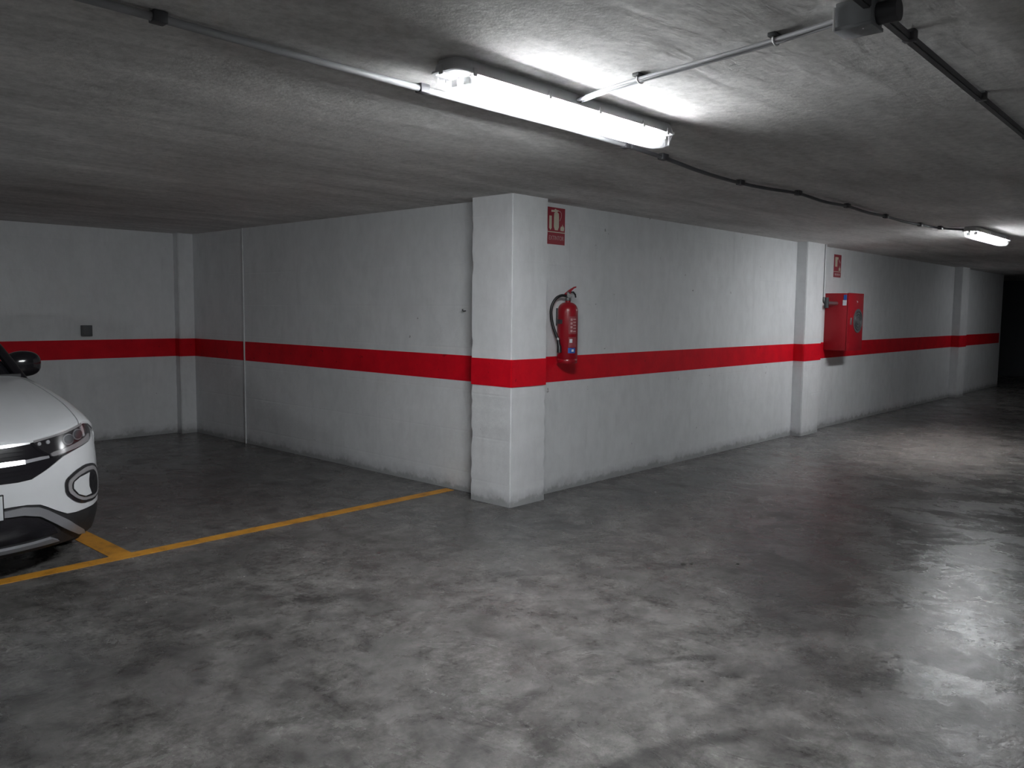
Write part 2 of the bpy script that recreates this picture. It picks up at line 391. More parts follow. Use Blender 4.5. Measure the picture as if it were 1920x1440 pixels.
# ------------------------------------------------------------------ ceiling lamps
def lamp(x0, x1, y0_, y1, tube_mat, label):
    cx, cy = (x0+x1)/2, (y0_+y1)/2
    L = (x1-x0)/2; W = (y1-y0_)/2
    t = empty('ceiling_lamp', (cx, cy, H), label, 'lamp', 'fluorescent ceiling lamps')
    zr = -.047                                     # rim below the ceiling
    bm = bmesh.new()                               # housing: shallow tray, closed on top
    def rr(hx, hy, r, z, n=5):
        out = []
        for sx, sy, a0 in ((1, 1, 0), (-1, 1, PI/2), (-1, -1, PI), (1, -1, 1.5*PI)):
            for k in range(n):
                a = a0+k*PI/2/(n-1); out.append((sx*(hx-r)+r*math.cos(a), sy*(hy-r)+r*math.sin(a), z))
        return out
    def loft(bm, rings, cap0=True, cap1=True):
        R = [[bm.verts.new(p) for p in r] for r in rings]; n = len(R[0])
        for a, b in zip(R, R[1:]):
            for k in range(n): bm.faces.new((a[k], a[(k+1) % n], b[(k+1) % n], b[k]))
        if cap0: bm.faces.new(R[0][::-1])
        if cap1: bm.faces.new(R[-1])
    loft(bm, [rr(L-.012, W-.008, .025, 0), rr(L-.004, W-.002, .025, -.02), rr(L, W, .025, zr+.008), rr(L+.010, W+.007, .03, zr+.007), rr(L+.010, W+.007, .03, zr),
              rr(L-.004, W-.004, .02, zr), rr(L-.006, W-.006, .02, zr+.034)])
    finish('housing', bm, M['lamp_body'], t, 35)
    bm = bmesh.new()                               # gear tray
    prism(bm, [(-W+.020, zr+.026), (-W+.032, zr+.010), (W-.032, zr+.010), (W-.020, zr+.026)], lambda a, b, d: (-L+.03+d, a, b), 2*L-.06)
    finish('gear_tray', bm, M['reflector'], t)
    bm = bmesh.new()                               # diffuser: thin moulded bowl with end windows and ribs
    loft(bm, [rr(L+.004, W+.002, .028, zr-.0005), rr(L-.001, W-.003, .03, zr-.022), rr(L-.012, W-.010, .028, zr-.046), rr(L-.032, W-.026, .02, zr-.058), rr(L-.05, W-.045, .012, zr-.060)], False, True)
    d = finish('diffuser', bm, M['diffuser'], t, 50); d['label'] = 'clear ribbed plastic diffuser, glowing white'
    for sx in (-1, 1):
        for yy in (-.035, -.012, .012, .035):
            boxo('end_rib', (sx*(L-.007)-.0015, yy-.0025, zr-.046), (sx*(L-.007)+.0015, yy+.0025, zr-.006), M['diffuser'], d)
    for yy in (-.030, .030):
        bm = bmesh.new(); tube(bm, [(-L+.125, yy, zr-.005), (L-.125, yy, zr-.012)], .013, 14)
        finish('fluorescent_tube', bm, tube_mat, t, 50)
        for sx in (-1, 1):
            bm = bmesh.new(); tube(bm, [(sx*(L-.125), yy, zr-.005), (sx*(L-.098), yy, zr-.005)], .0135, 14)
            finish('tube_cap', bm, M['steel'], t, 50)
            boxo('tube_holder', (sx*(L-.088)-.010, yy-.015, zr-.030), (sx*(L-.088)+.010, yy+.015, zr-.004), M['reflector'], t, .003)
    for sy in (-1, 1):
        for fx in (-.88, -.30, .16, .62, .90) if sy < 0 else (-.88, -.30, .30, .88):
            bm = bmesh.new()
            y = sy*(W+.006)
            box(bm, (fx*L-.008, min(y, y+sy*.006), zr-.010), (fx*L+.008, max(y, y+sy*.006), zr+.018), .002)
            finish('latch', bm, M['pale_clip'], t, 40)
    for sx in (-1, 1):
        box_ = bmesh.new(); x = sx*(L+.009)
        box(box_, (min(x, x+sx*.006), -.010, zr-.010), (max(x, x+sx*.006), .010, zr+.020), .002); finish('latch', box_, M['pale_clip'], t, 40)
    return t
lamp(-2.555, -1.175, -2.085, -1.962, M['tube_near'], 'long fluorescent lamp glowing white on the ceiling in front of the corner pillar')
lamp(4.45, 5.83, -1.99, -1.867, M['tube_far'], 'smaller-looking far fluorescent lamp at the right end of the sagging cable')

lamp(-9.55, -8.17, -2.085, -1.962, M['tube_near'], 'fluorescent lamp of the same row, beyond the left edge of the photo')
lamp(11.45, 12.83, -1.99, -1.867, M['tube_dim'], 'fluorescent lamp of the same row, beyond the right edge of the photo')
# ------------------------------------------------------------------ conduits and cables
t = empty('ceiling_conduit', (-3.0, -1.70, H), 'grey plastic conduit pipe running along the ceiling to the left edge', 'conduit')
def loc_tube(name, pts, r, mat, par, seg=10):
    o = par.location; return tubeo(name, [tuple(Vector(p)-o) for p in pts], r, mat, par, seg)
CY = -1.715
loc_tube('pipe', [(-9.5, CY, H-.018)]+[(-9.5+k*.5, CY, H-.018-.002*(k % 2)) for k in range(1, 17)]+[(-.95, -1.69, H-.018)], .0125, M['conduit'], t, 12)
for x in (-7.6, -5.5, -3.40, -2.38, -1.0):
    bm = bmesh.new(); o = Vector((x, CY if x < -1.2 else -1.69, H))-t.location
    box(bm, (o.x-.022, o.y-.020, -.034), (o.x+.022, o.y+.020, 0), .004); finish('clip', bm, M['clip'], t, 40)
t = empty('ceiling_cable', (-.6, -1.66, H), 'dark cable sagging between clips along the ceiling to the far lamp', 'cable')
pts = [(-1.0, -1.69, H-.018), (-.60, -1.66, H-.02), (-.1, -1.625, H-.034), (.48, -1.56, H-.02), (.8, -1.61, H-.026), (1.16, -1.65, H-.02), (1.6, -1.66, H-.034), (2.06, -1.65, H-.02),
       (2.5, -1.65, H-.028), (2.96, -1.64, H-.018), (3.4, -1.65, H-.024), (3.83, -1.66, H-.018), (4.2, -1.71, H-.02), (4.40, -1.78, H-.02), (4.50, -1.85, H-.022), (4.53, -1.862, H-.024)]
loc_tube('cable', catmull(pts, 6), .011, M['cable'], t, 10)
for x, y in ((-.60, -1.66), (.48, -1.56), (1.16, -1.65), (2.06, -1.65), (2.96, -1.64), (3.83, -1.66), (4.25, -1.72)):
    bm = bmesh.new(); o = Vector((x, y, H))-t.location
    box(bm, (o.x-.03, o.y-.018, -.034), (o.x+.03, o.y+.018, 0), .004); finish('clip', bm, M['clip'], t, 40)

t = empty('lamp_feed_conduit', (-2.0, -2.6, H), 'pair of thin grey conduits from the junction box to the near lamp', 'conduit')
for dx in (-.011, .011):
    loc_tube('pipe', catmull([(-2.13+dx, -3.235, H-.030), (-2.045+dx, -2.98, H-.020), (-1.985+dx, -2.66, H-.018), (-1.955+dx, -2.42, H-.020), (-1.915+dx, -2.2, H-.024), (-1.885+dx, -2.088, H-.028)], 5), .0075, M['conduit'], t, 10)
for x, y in ((-2.045, -2.98), (-1.955, -2.42)):
    o = Vector((x, y, H))-t.location
    bm = bmesh.new(); box(bm, (o.x-.032, o.y-.014, -.013), (o.x+.032, o.y+.014, 0), .003); c = finish('clip', bm, M['clip'], t, 40)
    bm = bmesh.new(); tube(bm, [(o.x-.021+.0*k, o.y, -.010) if k == 0 else (o.x-.021*math.cos(k*PI/8), o.y, -.020-.012*math.sin(k*PI/8)) for k in range(9)]+[(o.x+.021, o.y, -.010)], .003, 8)
    finish('cable_tie', bm, M['white_edge'], t, 50)

t = empty('junction_box', (-2.17, -3.27, H), 'square grey junction box on the ceiling beside the dark trunking', 'junction box')
boxo('box_body', (-.010, -.045, -.070), (.078, .053, 0), M['box'], t, .003)
boxo('lid', (-.013, -.048, -.077), (.081, .056, -.066), M['box'], t, .002)
boxo('pale_edge', (-.016, .050, -.076), (-.012, .057, -.012), M['white_edge'], t, .001)
tubeo('cable_gland', [(.045, -.045, -.036), (.045, -.100, -.036)], .030, M['clip'], t, 18)
tubeo('cable_gland', [(.078, -.006, -.036), (.090, -.006, -.036)], .018, M['clip'], t, 18)

ty = lambda x: -3.292+.022*(x+1.6)
for A, B, lab in ((-9.0, -2.186, 'dark trunking entering the junction box from the top edge of the photo'), (-2.076, 14.0, 'straight dark trunking clipped just below the ceiling, running right from the junction box')):
    ox = -1.0 if B > 0 else -3.0
    t = empty('cable_trunking', (ox, -3.28, H-.001), lab, 'trunking')
    bm = bmesh.new(); vsn = []
    for x in (A, B):
        for dy, dz in ((-.012, -.033), (.012, -.033), (.012, -.008), (-.012, -.008)):
            vsn.append(bm.verts.new((x-ox, ty(x)+3.28+dy, dz)))
    for f in ((0, 1, 2, 3), (7, 6, 5, 4), (0, 4, 5, 1), (1, 5, 6, 2), (2, 6, 7, 3), (3, 7, 4, 0)): bm.faces.new([vsn[i] for i in f])
    bmesh.ops.bevel(bm, geom=[e for e in bm.edges if abs(e.verts[0].co.x-e.verts[1].co.x) > 1], offset=.003, segments=2, affect='EDGES')
    finish('channel', bm, M['duct'], t, 40)
    for k in range(-7, 17):
        x = -1.82+k*.91
        if not A+.1 < x < B: continue
        boxo('saddle_clip', (x-ox-.016, ty(x)+3.28-.024, -.034), (x-ox+.016, ty(x)+3.28+.014, 0), M['clip'], t, .003)

# socket box on the back wall, vertical pipe on the left wall
t = empty('socket_box', (-1.02, YB, 1.225), 'small dark grey socket box on the back wall above the red stripe', 'socket')
boxo('back_box', (-.055, -.045, -.06), (.055, 0, .06), M['socket'], t, .006)
boxo('cover_flap', (-.045, -.056, -.045), (.045, -.045, .045), M['socket'], t, .004)
vp = tubeo('wall_pipe', [(PL-.010, 4.12, 0), (PL-.010, 4.12, H)], .009, M['pvc_white'], None, 12)
tag(vp, 'thin white vertical pipe on the left wall near the inner corner', 'pipe')
wh = tubeo('wall_hook', catmull([(PL, .66, 1.485), (PL-.03, .66, 1.485), (PL-.035, .66, 1.50)], 4), .005, M['clip'], None, 8)
tag(wh, 'small dark hook on the left wall beside the corner pillar', 'hook')

# ------------------------------------------------------------------ signs
def wall_xy(ox, oz, s=1):         # sign-local (a right, b up, d out) on wall_right
    return lambda a, b, d: (ox+a*s, -d, oz+b*s)
def text_mesh(name, s, size, mat, parent, loc, sx=1):
    cu = bpy.data.curves.new(name, 'FONT'); cu.body = s; cu.size = size; cu.align_x = 'CENTER'; cu.align_y = 'CENTER'; cu.extrude = .0004
    o = bpy.data.objects.new(name, cu); COL.objects.link(o)
    dg = bpy.context.evaluated_depsgraph_get(); me = bpy.data.meshes.new_from_object(o.evaluated_get(dg))
    bpy.data.objects.remove(o); me.materials.clear(); me.materials.append(mat)
    q = bpy.data.objects.new(name, me); COL.objects.link(q); q.parent = parent
    q.location = loc; q.rotation_euler = (PI/2, 0, 0); q.scale = (sx, 1, 1); return q
def flat(name, poly, mat, parent, d0=.003, d1=.0036):
    bm = bmesh.new(); prism(bm, poly, lambda a, b, d: (a, -d0-d, b), d1-d0); return finish(name, bm, mat, parent)
def ring_poly(pts, wd):
    L, R = [], []
    for i, p in enumerate(pts):
        a = pts[max(i-1, 0)]; b = pts[min(i+1, len(pts)-1)]
        dx, dy = b[0]-a[0], b[1]-a[1]; n = math.hypot(dx, dy) or 1
        L.append((p[0]-dy/n*wd, p[1]+dx/n*wd)); R.append((p[0]+dy/n*wd, p[1]-dx/n*wd))
    return L+R[::-1]
t = empty('fire_extinguisher_sign', (.655, PR, 2.170), 'red sign with white extinguisher pictogram, high beside the corner pillar', 'sign')
W2, H2 = .108, .146
boxo('panel', (-W2, -.003, -H2), (W2, 0, H2), M['red_sign'], t)
flat('divider_line', [(-W2, -.052), (W2, -.052), (W2, -.045), (-W2, -.045)], M['cream'], t)
flat('pictogram_body', chaikin([(-.032, -.032), (.030, -.032), (.030, .098), (.018, .108), (-.020, .108), (-.032, .098)], 1), M['cream'], t)
flat('pictogram_handle', [(-.066, .124), (-.066, .108), (-.036, .110), (-.014, .108), (.010, .108), (.014, .118), (.030, .120), (.030, .126), (-.004, .130), (-.010, .136), (-.022, .134), (-.028, .126)], M['cream'], t)
pp = [(.030, .122), (.046, .119), (.058, .108), (.062, .092), (.058, .072), (.048, .056), (.040, .044)]
flat('pictogram_hose', ring_poly(pp, .003), M['white_print'], t)
flat('pictogram_arrow', [(-.090, .078), (-.060, .078), (-.060, -.014), (-.056, -.014), (-.075, -.034), (-.094, -.014), (-.090, -.014)], M['cream'], t)
flat('pictogram_flame', [(.052, -.034), (.094, -.034), (.098, -.012), (.090, .008), (.086, -.006), (.076, .020), (.070, -.004), (.060, .004), (.050, -.014)], M['cream'], t)
text_mesh('lettering', 'EXTINTOR', .048, M['white_print'], t, (0, -.0032, -.096), .80)

t = empty('fire_hose_sign', (6.465, PR, 2.120), 'small red sign with white hose pictogram on the wall above the red cabinet', 'sign')
boxo('panel', (-.12, -.003, -.148), (.12, 0, .148), M['red_sign'], t)
flat('pictogram_reel', [(-.085, .115), (.020, .115), (.020, .085), (-.010, .085), (-.010, -.01), (-.085, -.01)], M['cream'], t)
flat('pictogram_nozzle', [(.04, .09), (.095, .05), (.085, .035), (.03, .07)], M['white_print'], t)
flat('pictogram_flame', [(.045, -.06), (.095, -.06), (.10, -.02), (.085, -.03), (.075, .01), (.06, -.025), (.045, -.02)], M['cream'], t)
flat('divider_line', [(-.12, -.078), (.12, -.078), (.12, -.070), (-.12, -.070)], M['cream'], t)
for q, (a, b) in enumerate(((-.085, -.03), (-.02, .03), (.04, .09))):
    flat('lettering', [(a, -.125), (b, -.125), (b, -.098), (a, -.098)], M['white_print'], t)

# ------------------------------------------------------------------ fire extinguisher
EX, EY, EZ = .694, .028, 1.075; ER = .083
t = empty('fire_extinguisher', (EX, EY, EZ), 'red fire extinguisher with black hose hung on the wall right of the corner pillar', 'extinguisher')
t.rotation_euler = (0, 0, math.radians(-35))
bm = bmesh.new()
lathe(bm, [(0, .012), (.05, .006), (ER-.004, 0), (ER-.001, .004), (ER-.001, .030), (ER-.004, .034), (ER, .040), (ER, .415)] +
      [(ER*math.cos(a)*1.0 if False else .022+(ER-.022)*math.cos(a), .415+.072*math.sin(a)) for a in [k*PI/2/8 for k in range(1, 9)]] + [(.022, .505), (0, .505)], seg=40)
b_ = finish('cylinder_body', bm, M['red_metal'], t, 40)
bm = bmesh.new(); lathe(bm, [(0, .500), (.024, .500), (.026, .506), (.026, .520), (.019, .525), (.019, .560), (.014, .572), (0, .574)], seg=20)
vh = finish('valve', bm, M['brass'], t, 40)
# levers: the view direction is mostly along +y, the levers point right and forward
def lever(pts, wd, mat, name):
    bm = bmesh.new(); prism(bm, pts, lambda a, b, d: (a, -wd/2+d, b), wd); return finish(name, bm, mat, t)
lever([(-.030, .556), (.004, .585), (.044, .610), (.064, .616), (.066, .606), (.046, .598), (.020, .572), (.020, .548), (-.028, .545)], .022, M['red_metal'], 'squeeze_lever')
lever([(.010, .560), (.040, .565), (.056, .545), (.062, .525), (.068, .527), (.064, .552), (.044, .576), (.010, .574)], .020, M['rubber'], 'carry_handle')
bm = bmesh.new(); tube(bm, [(0, -.019, .540), (0, -.034, .540)], .017, 18); g_ = finish('pressure_gauge', bm, M['steel'], t, 40)
hp = catmull([(-.018, -.004, .540), (-.060, -.010, .540), (-.105, -.014, .515), (-.138, -.016, .455), (-.143, -.016, .385), (-.128, -.020, .300), (-.102, -.030, .225), (-.088, -.036, .190)], 6)
tubeo('hose', hp, .0115, M['rubber'], t, 12)
tubeo('nozzle', [(-.088, -.036, .195), (-.082, -.040, .150), (-.078, -.042, .135), (-.077, -.043, .085)], [.014, .014, .019, .021], M['rubber'], t, 14)
tubeo('hose_ferrule', [(-.0905, -.035, .203), (-.086, -.037, .186)], .0145, M['steel'], t, 14)
bm = bmesh.new()                       # clamp band round the body
lathe(bm, [(ER+.0005, .315), (ER+.004, .315), (ER+.004, .350), (ER+.0005, .350)], seg=40)
for v in list(bm.verts):
    a = math.degrees(math.atan2(v.co.y, v.co.x)) % 360
    if a > 232 or a < 115: bm.verts.remove(v)
finish('clamp_band', bm, M['clip'], t, 40)
boxo('wall_bracket', (-.025, ER-.002, .30), (.025, PR-EY, .44), M['clip'], t).rotation_euler = (0, 0, math.radians(35))
def curved(name, a0, a1, z0, z1, mat, n=8, off=.0008, th=.0006):
    bm = bmesh.new(); R0, R1 = ER+off, ER+off+th
    g = []
    for k in range(n+1):
        a = math.radians(a0+(a1-a0)*k/n)
        g.append([bm.verts.new((R*math.cos(a), R*math.sin(a), z)) for R in (R0, R1) for z in (z0, z1)])
    for p, q in zip(g, g[1:]):
        bm.faces.new((p[2], q[2], q[3], p[3])); bm.faces.new((p[0], p[1], q[1], q[0])); bm.faces.new((p[1], p[3], q[3], q[1])); bm.faces.new((p[0], q[0], q[2], p[2]))
    bm.faces.new(g[0][0:1]+[g[0][2], g[0][3], g[0][1]]); bm.faces.new([g[-1][0], g[-1][1], g[-1][3], g[-1][2]])
    return finish(name, bm, mat, t, 40)
curved('instruction_label', -120+20, -120+70, .235, .375, M['label_pink'])
curved('instruction_label', -120+20, -120+70, .130, .210, M['label_pink'])
for k in range(4): curved('label_icon', -120+30, -120+42, .250+k*.030, .268+k*.030, M['white_print'], 4, .0016, .0004)
for k in range(5): curved('label_text', -120+46, -120+66, .252+k*.024, .260+k*.024, M['white_print'], 4, .0016, .0004)
curved('label_icon', -120+26, -120+42, .165, .195, M['label_white'], 4, .0016, .0004)
bl = curved('service_sticker', -120+18, -120+62, .082, .124, M['label_blue'], 8); bl['label'] = 'blue square service sticker'
curved('sticker_mark', -120+38, -120+52, .094, .112, M['label_white'], 4, .0016, .0004)

# ------------------------------------------------------------------ hose cabinet with supply pipe
CX0, CX1, CY0, CZ0, CZ1 = 6.11, 6.62, -.17, 1.025, 1.755
t = empty('fire_hose_cabinet', ((CX0+CX1)/2, PR, CZ0), 'red fire hose cabinet on the wall right of the second pillar', 'cabinet')
cw = (CX1-CX0)/2; ch = CZ1-CZ0; cd = CY0-PR
bm = bmesh.new(); box(bm, (-cw, cd+.012, 0), (cw, 0, ch), .006); finish('cabinet_body', bm, M['red_cab'], t, 40)
bm = bmesh.new(); box(bm, (-cw-.004, cd-.006, -.004), (cw+.004, cd+.010, ch+.004), .005); dr = finish('door', bm, M['red_cab'], t, 40)
bm = bmesh.new(); box(bm, (-cw+.03, cd-.010, .03), (cw-.03, cd-.006, ch-.03), .002); finish('door_panel', bm, M['red_cab'], dr, 40)
bm = bmesh.new(); tube(bm, [(.06, cd-.010, .38), (.06, cd-.016, .38)], .155, 32); wn = finish('round_window', bm, M['socket'], dr, 40); wn['label'] = 'dark grey round window'
bm = bmesh.new()
for k in range(3): 
    rr_ = .05+.035*k
    tube(bm, [(.06+rr_*math.cos(a*PI/12), cd-.017, .38+rr_*math.sin(a*PI/12)) for a in range(25)], .006, 6, False)
finish('hose_reel', bm, M['clip'], dr, 50)
bm = bmesh.new(); box(bm, (-cw+.05, cd-.026, .33), (-cw+.08, cd-.010, .42), .003); finish('door_latch', bm, M['steel'], dr, 40)
bm = bmesh.new(); box(bm, (-cw-.0055, cd+.022, ch-.085), (-cw-.0005, cd+.060, ch-.02), .001); s_ = finish('sticker', bm, M['label_blue'], t); s_['label'] = 'blue sticker at the upper edge'
bm = bmesh.new(); box(bm, (-cw-.0055, cd+.022, ch-.155), (-cw-.0005, cd+.070, ch-.088), .001); finish('sticker', bm, M['label_white'], t)
t = empty('water_supply_pipe', (5.752, .032, 1.64), 'thin steel water pipe with stop valve dropping from the ceiling into the red cabinet', 'pipe')
tubeo('riser', [(0, -.030, .02), (0, -.030, H-1.64)], .0125, M['pvc_white'], t, 12)
tubeo('elbow', catmull([(0, -.030, .06), (0, -.035, .0), (.03, -.045, -.015), (.08, -.05, -.015)], 4), .0165, M['brass'], t, 12)
tubeo('stop_valve', [(.012, -.060, -.075), (.012, -.060, .055)], .028, M['clip'], t, 14)
tubeo('coupling', [(.04, -.05, -.015), (CX0-5.752, -.05, -.015)], .024, M['steel'], t, 14)

# ------------------------------------------------------------------ grit on the floor
bm = bmesh.new()
for x, y, s in ((-.30, -1.68, .022), (-.26, -1.71, .012), (-.07, -1.91, .014), (-1.35, -1.90, .007), (-.9, -1.97, .006), (-1.78, -2.26, .008), (-1.62, -2.56, .009), (.05, .75, .008), (-.5, -1.4, .006)):
    r = bmesh.ops.create_icosphere(bm, subdivisions=1, radius=s)
    for v in r['verts']:
        v.co = Vector((v.co.x*random.uniform(.7, 1.5)+x, v.co.y*random.uniform(.5, 1.1)+y, abs(v.co.z)*.3*random.uniform(.6, 1.2)))
gr = finish('floor_grit', bm, M['debris']); gr['kind'] = 'stuff'; gr['label'] = 'dark crumbs of dirt on the concrete floor'; gr['category'] = 'dirt'

# ------------------------------------------------------------------ the car
CARX, CARY = -3.5, .56
car = empty('car', (CARX, CARY, 0), 'white compact SUV parked nose-out in the left bay, black lower bumper', 'car')
HW = .905
def gpl(u):
    u = min(abs(u)/HW, .99999); return .5*(1-(1-u**2.8)**(1/1.8))
def hpr(z):
    if z < .3: return 1.2*(.3-z)**1.3
    if z > .55: return .35*(z-.55)**1.3
    return 0
def S(u, z, off=0):
    def P(u, z): return Vector((u, gpl(u)+hpr(z), z))
    p = P(u, z)
    if off:
        e = .004; uu = max(-.86, min(.86, u))
        du = P(uu+e, z)-P(uu-e, z); dz = P(uu, z+e)-P(uu, z-e)
        n = du.cross(dz).normalized()
        if n.y > 0: n = -n
        p = p+n*off
    return p
def patch(name, poly, fmap, o0, o1, mat, parent, step=.04, smooth=35, soft=0, mirror=False):
    if soft: poly = chaikin(poly, soft)
    bm = bmesh.new()
    polys = [poly]+([[(-a, b) for a, b in poly][::-1]] if mirror else [])
    for P in polys:
        bm.faces.new([bm.verts.new((a, b, 0)) for a, b in P])
    bmesh.ops.triangulate(bm, faces=bm.faces[:])
    xs = [v.co.x for v in bm.verts]; ys = [v.co.y for v in bm.verts]
    for ax, lo, hi in ((0, min(xs), max(xs)), (1, min(ys), max(ys))):
        k = math.ceil(lo/step)
        while k*step < hi:
            co = [0, 0, 0]; no = [0, 0, 0]; co[ax] = k*step; no[ax] = 1
            bmesh.ops.bisect_plane(bm, geom=bm.verts[:]+bm.edges[:]+bm.faces[:], plane_co=co, plane_no=no, dist=1e-5); k += 1
    bmesh.ops.remove_doubles(bm, verts=bm.verts[:], dist=1e-5)
    front = {v: (v.co.x, v.co.y) for v in bm.verts}
    bd = [e for e in bm.edges if e.is_boundary]
    faces = bm.faces[:]
    back = {v: bm.verts.new((0, 0, 0)) for v in front}
    for v, (a, b) in front.items():
        back[v].co = fmap(a, b, o0); v.co = fmap(a, b, o1)
    for f in faces: bm.faces.new([back[v] for v in f.verts][::-1])
    for e in bd: a, b = e.verts; bm.faces.new((a, b, back[b], back[a]))
    return finish(name, bm, mat, parent, smooth)
def tilt(zc, k=.36): return lambda a, b, o: S(a, b, o+(zc-b)*k)
def sym(half):      # half outline given for u>=0 from centre-top round to centre-bottom -> closed symmetric outline
    return half+[(-a, b) for a, b in reversed(half) if a > 1e-6]

# black understructure behind everything at the front
patch('front_understructure', sym([(0, .80), (.44, .79), (.77, .80), (.86, .72), (.895, .62), (.895, .30), (.86, .20), (0, .19)]), S, -.06, -.022, M['matt_black'], car, .05)
bump_half = [(0, .574), (.267, .575), (.352, .573), (.424, .578), (.51, .616), (.61, .668), (.696, .690), (.801, .711), (.84, .735), (.884, .76), (.902, .74), (.903, .56), (.901, .42), (.895, .372), (.86, .352), (.80, .345), (.667, .345), (.613, .351), (.557, .38), (.498, .416), (.46, .436), (.393, .448), (.317, .451), (0, .448)]
patch('front_bumper', sym(bump_half), S, -.03, 0, M['car_paint'], car, .03)
low_half = [(0, .445), (.317, .448), (.393, .445), (.46, .433), (.498, .413), (.557, .377), (.613, .348), (.667, .342), (.80, .342), (.86, .349), (.898, .37), (.895, .25), (.85, .18), (.70, .165), (0, .165)]
patch('lower_bumper', sym(low_half), S, -.035, -.006, M['matt_black'], car, .04)
patch('air_intake', sym([(0, .395), (.36, .390), (.45, .366), (.53, .305), (.56, .25), (0, .24)]), S, -.006, -.002, M['gloss_black'], car, .05)
arc_half = [(0, .434), (.271, .434), (.375, .439), (.453, .423), (.498, .398), (.605, .321), (.736, .218), (.760, .182), (.700, .200), (.610, .262), (.521, .326), (.458, .372), (.373, .396), (.27, .403), (0, .403)]
ar = patch('trim_arch', sym(arc_half), S, -.01, .008, M['silver'], car, .035); ar['label'] = 'silver grey arched trim bar'
sk = patch('skid_plate', sym([(0, .226), (.409, .228), (.523, .234), (.574, .203), (.414, .204), (0, .203)]), S, -.01, .012, M['silver'], car, .035); sk['label'] = 'silver skid strip'
# grille
gh = [(0, .790), (.291, .789), (.376, .784), (.442, .783), (.455, .75), (.52, .690), (.608, .668), (.51, .616), (.424, .578), (.352, .573), (0, .576)]
gp = patch('grille', sym(gh), S, -.03, -.006, M['gloss_black'], car, .04)
c1 = patch('chrome_strip', sym([(0, .769), (.356, .770), (.434, .769), (.433, .760), (.355, .756), (0, .752)]), tilt(.761, .08), -.008, .004, M['chrome'], gp, .05); c1['label'] = 'thin chrome strip along the top'
for s in (1, -1):
    q = patch('trim_strip', [(s*a, b) for a, b in [(.400, .682), (.48, .687), (.525, .686), (.527, .673), (.478, .670), (.398, .664)]][::s], S, -.008, .003, M['silver'], gp, .05)
c2 = patch('chrome_strip', sym([(0, .683), (.397, .684), (.396, .661), (0, .661)]), tilt(.672, .13), -.008, .006, M['chrome'], gp, .05); c2['label'] = 'wide chrome bar across the middle'
for z0 in (.733, .712, .635, .612, .594):
    e = .40 if z0 > .7 else (.46 if z0 > .62 else .40)
    patch('grille_slat', sym([(0, z0+.004), (e, z0+.004), (e-.01, z0-.004), (0, z0-.004)]), S, -.008, -.001, M['gloss_black'], gp, .06)
# headlights
hl = [(.440, .758), (.443, .783), (.533, .793), (.651, .811), (.768, .838), (.800, .825), (.830, .79), (.842, .755), (.832, .728), (.797, .712), (.697, .692), (.63, .678), (.537, .668), (.519, .690), (.478, .716)]
for s in (1, -1):
    f = lambda L: [(s*a, b) for a, b in L][::s]
    h_ = patch('headlight', f(hl), S, -.03, -.004, M['gloss_black'], car, .03)
    d_ = patch('light_guide', f([(.537, .700), (.635, .711), (.719, .728), (.778, .745), (.800, .760), (.812, .752), (.808, .732), (.790, .716), (.697, .697), (.616, .687), (.540, .676)]), S, -.006, .004, M['drl'], h_, .03, soft=1)
    patch('light_guide', f([(.452, .775), (.546, .786), (.65, .802), (.757, .826), (.765, .814), (.65, .790), (.546, .776), (.456, .764)]), S, -.006, .001, M['drl'], h_, .04)
    for (a, b, r) in ((.482, .754, .0095), (.530, .757, .0105)):
        patch('small_led', f([(a+r*math.cos(k*PI/5), b+r*math.sin(k*PI/5)) for k in range(10)]), S, -.006, .003, M['reflector_white'], h_, .05)
    for (a, b, r) in ((.655, .752, .030), (.722, .768, .030)):
        P = [(a+r*1.15*math.cos(k*PI/8), b+r*math.sin(k*PI/8)) for k in range(16)]
        ring = patch('projector_ring', f(P), S, -.006, .001, M['silver'], h_, .05)
        patch('projector_lens', f([(a+(x-a)*.82, b+(y-b)*.82) for x, y in P]), S, .0, .006, M['lens_cell'], h_, .03)
    patch('led_reflector', f([(.748, .806), (.762, .812), (.770, .780), (.772, .752), (.760, .748), (.752, .775)]), S, -.006, .003, M['reflector_white'], h_, .04)
    patch('clear_cover', f([(.448, .762), (.45, .779), (.533, .789), (.651, .806), (.765, .832), (.795, .820), (.822, .788), (.832, .755), (.822, .733), (.797, .718), (.697, .697), (.545, .673), (.525, .692), (.485, .720)]), S, .009, .0105, M['headlight_cover'], h_, .03)
    # fog light surround
    fo = [(.600, .518), (.613, .546), (.671, .578), (.742, .597), (.798, .591), (.838, .571), (.862, .515), (.868, .450), (.858, .395), (.806, .373), (.711, .382), (.655, .411), (.604, .462)]
    fi = [(.616, .515), (.628, .537), (.680, .564), (.745, .582), (.795, .577), (.825, .557), (.845, .512), (.850, .452), (.842, .405), (.798, .390), (.714, .398), (.664, .425), (.618, .468)]
    fw_ = [(.637, .508), (.648, .526), (.689, .547), (.752, .559), (.792, .556), (.812, .540), (.828, .505), (.832, .455), (.824, .418), (.795, .407), (.720, .414), (.672, .440), (.638, .480)]
    g_ = patch('fog_light_surround', f(fo), S, -.01, .006, M['gloss_black'], car, .03, soft=1)
    r_ = patch('trim_ring', f(fi), S, 0, .012, M['drl'], g_, .03, soft=1); r_['label'] = 'grey trim ring'
    patch('inner_bezel', f(fw_), S, 0, .015, M['gloss_black'], g_, .03, soft=1)
    w_ = patch('inner_panel', f([(.645, .506), (.650, .520), (.689, .539), (.757, .548), (.750, .510), (.750, .470), (.768, .423), (.722, .422), (.675, .445), (.644, .483)]), S, .006, .0175, M['car_paint'], g_, .03); w_['label'] = 'white inner panel'
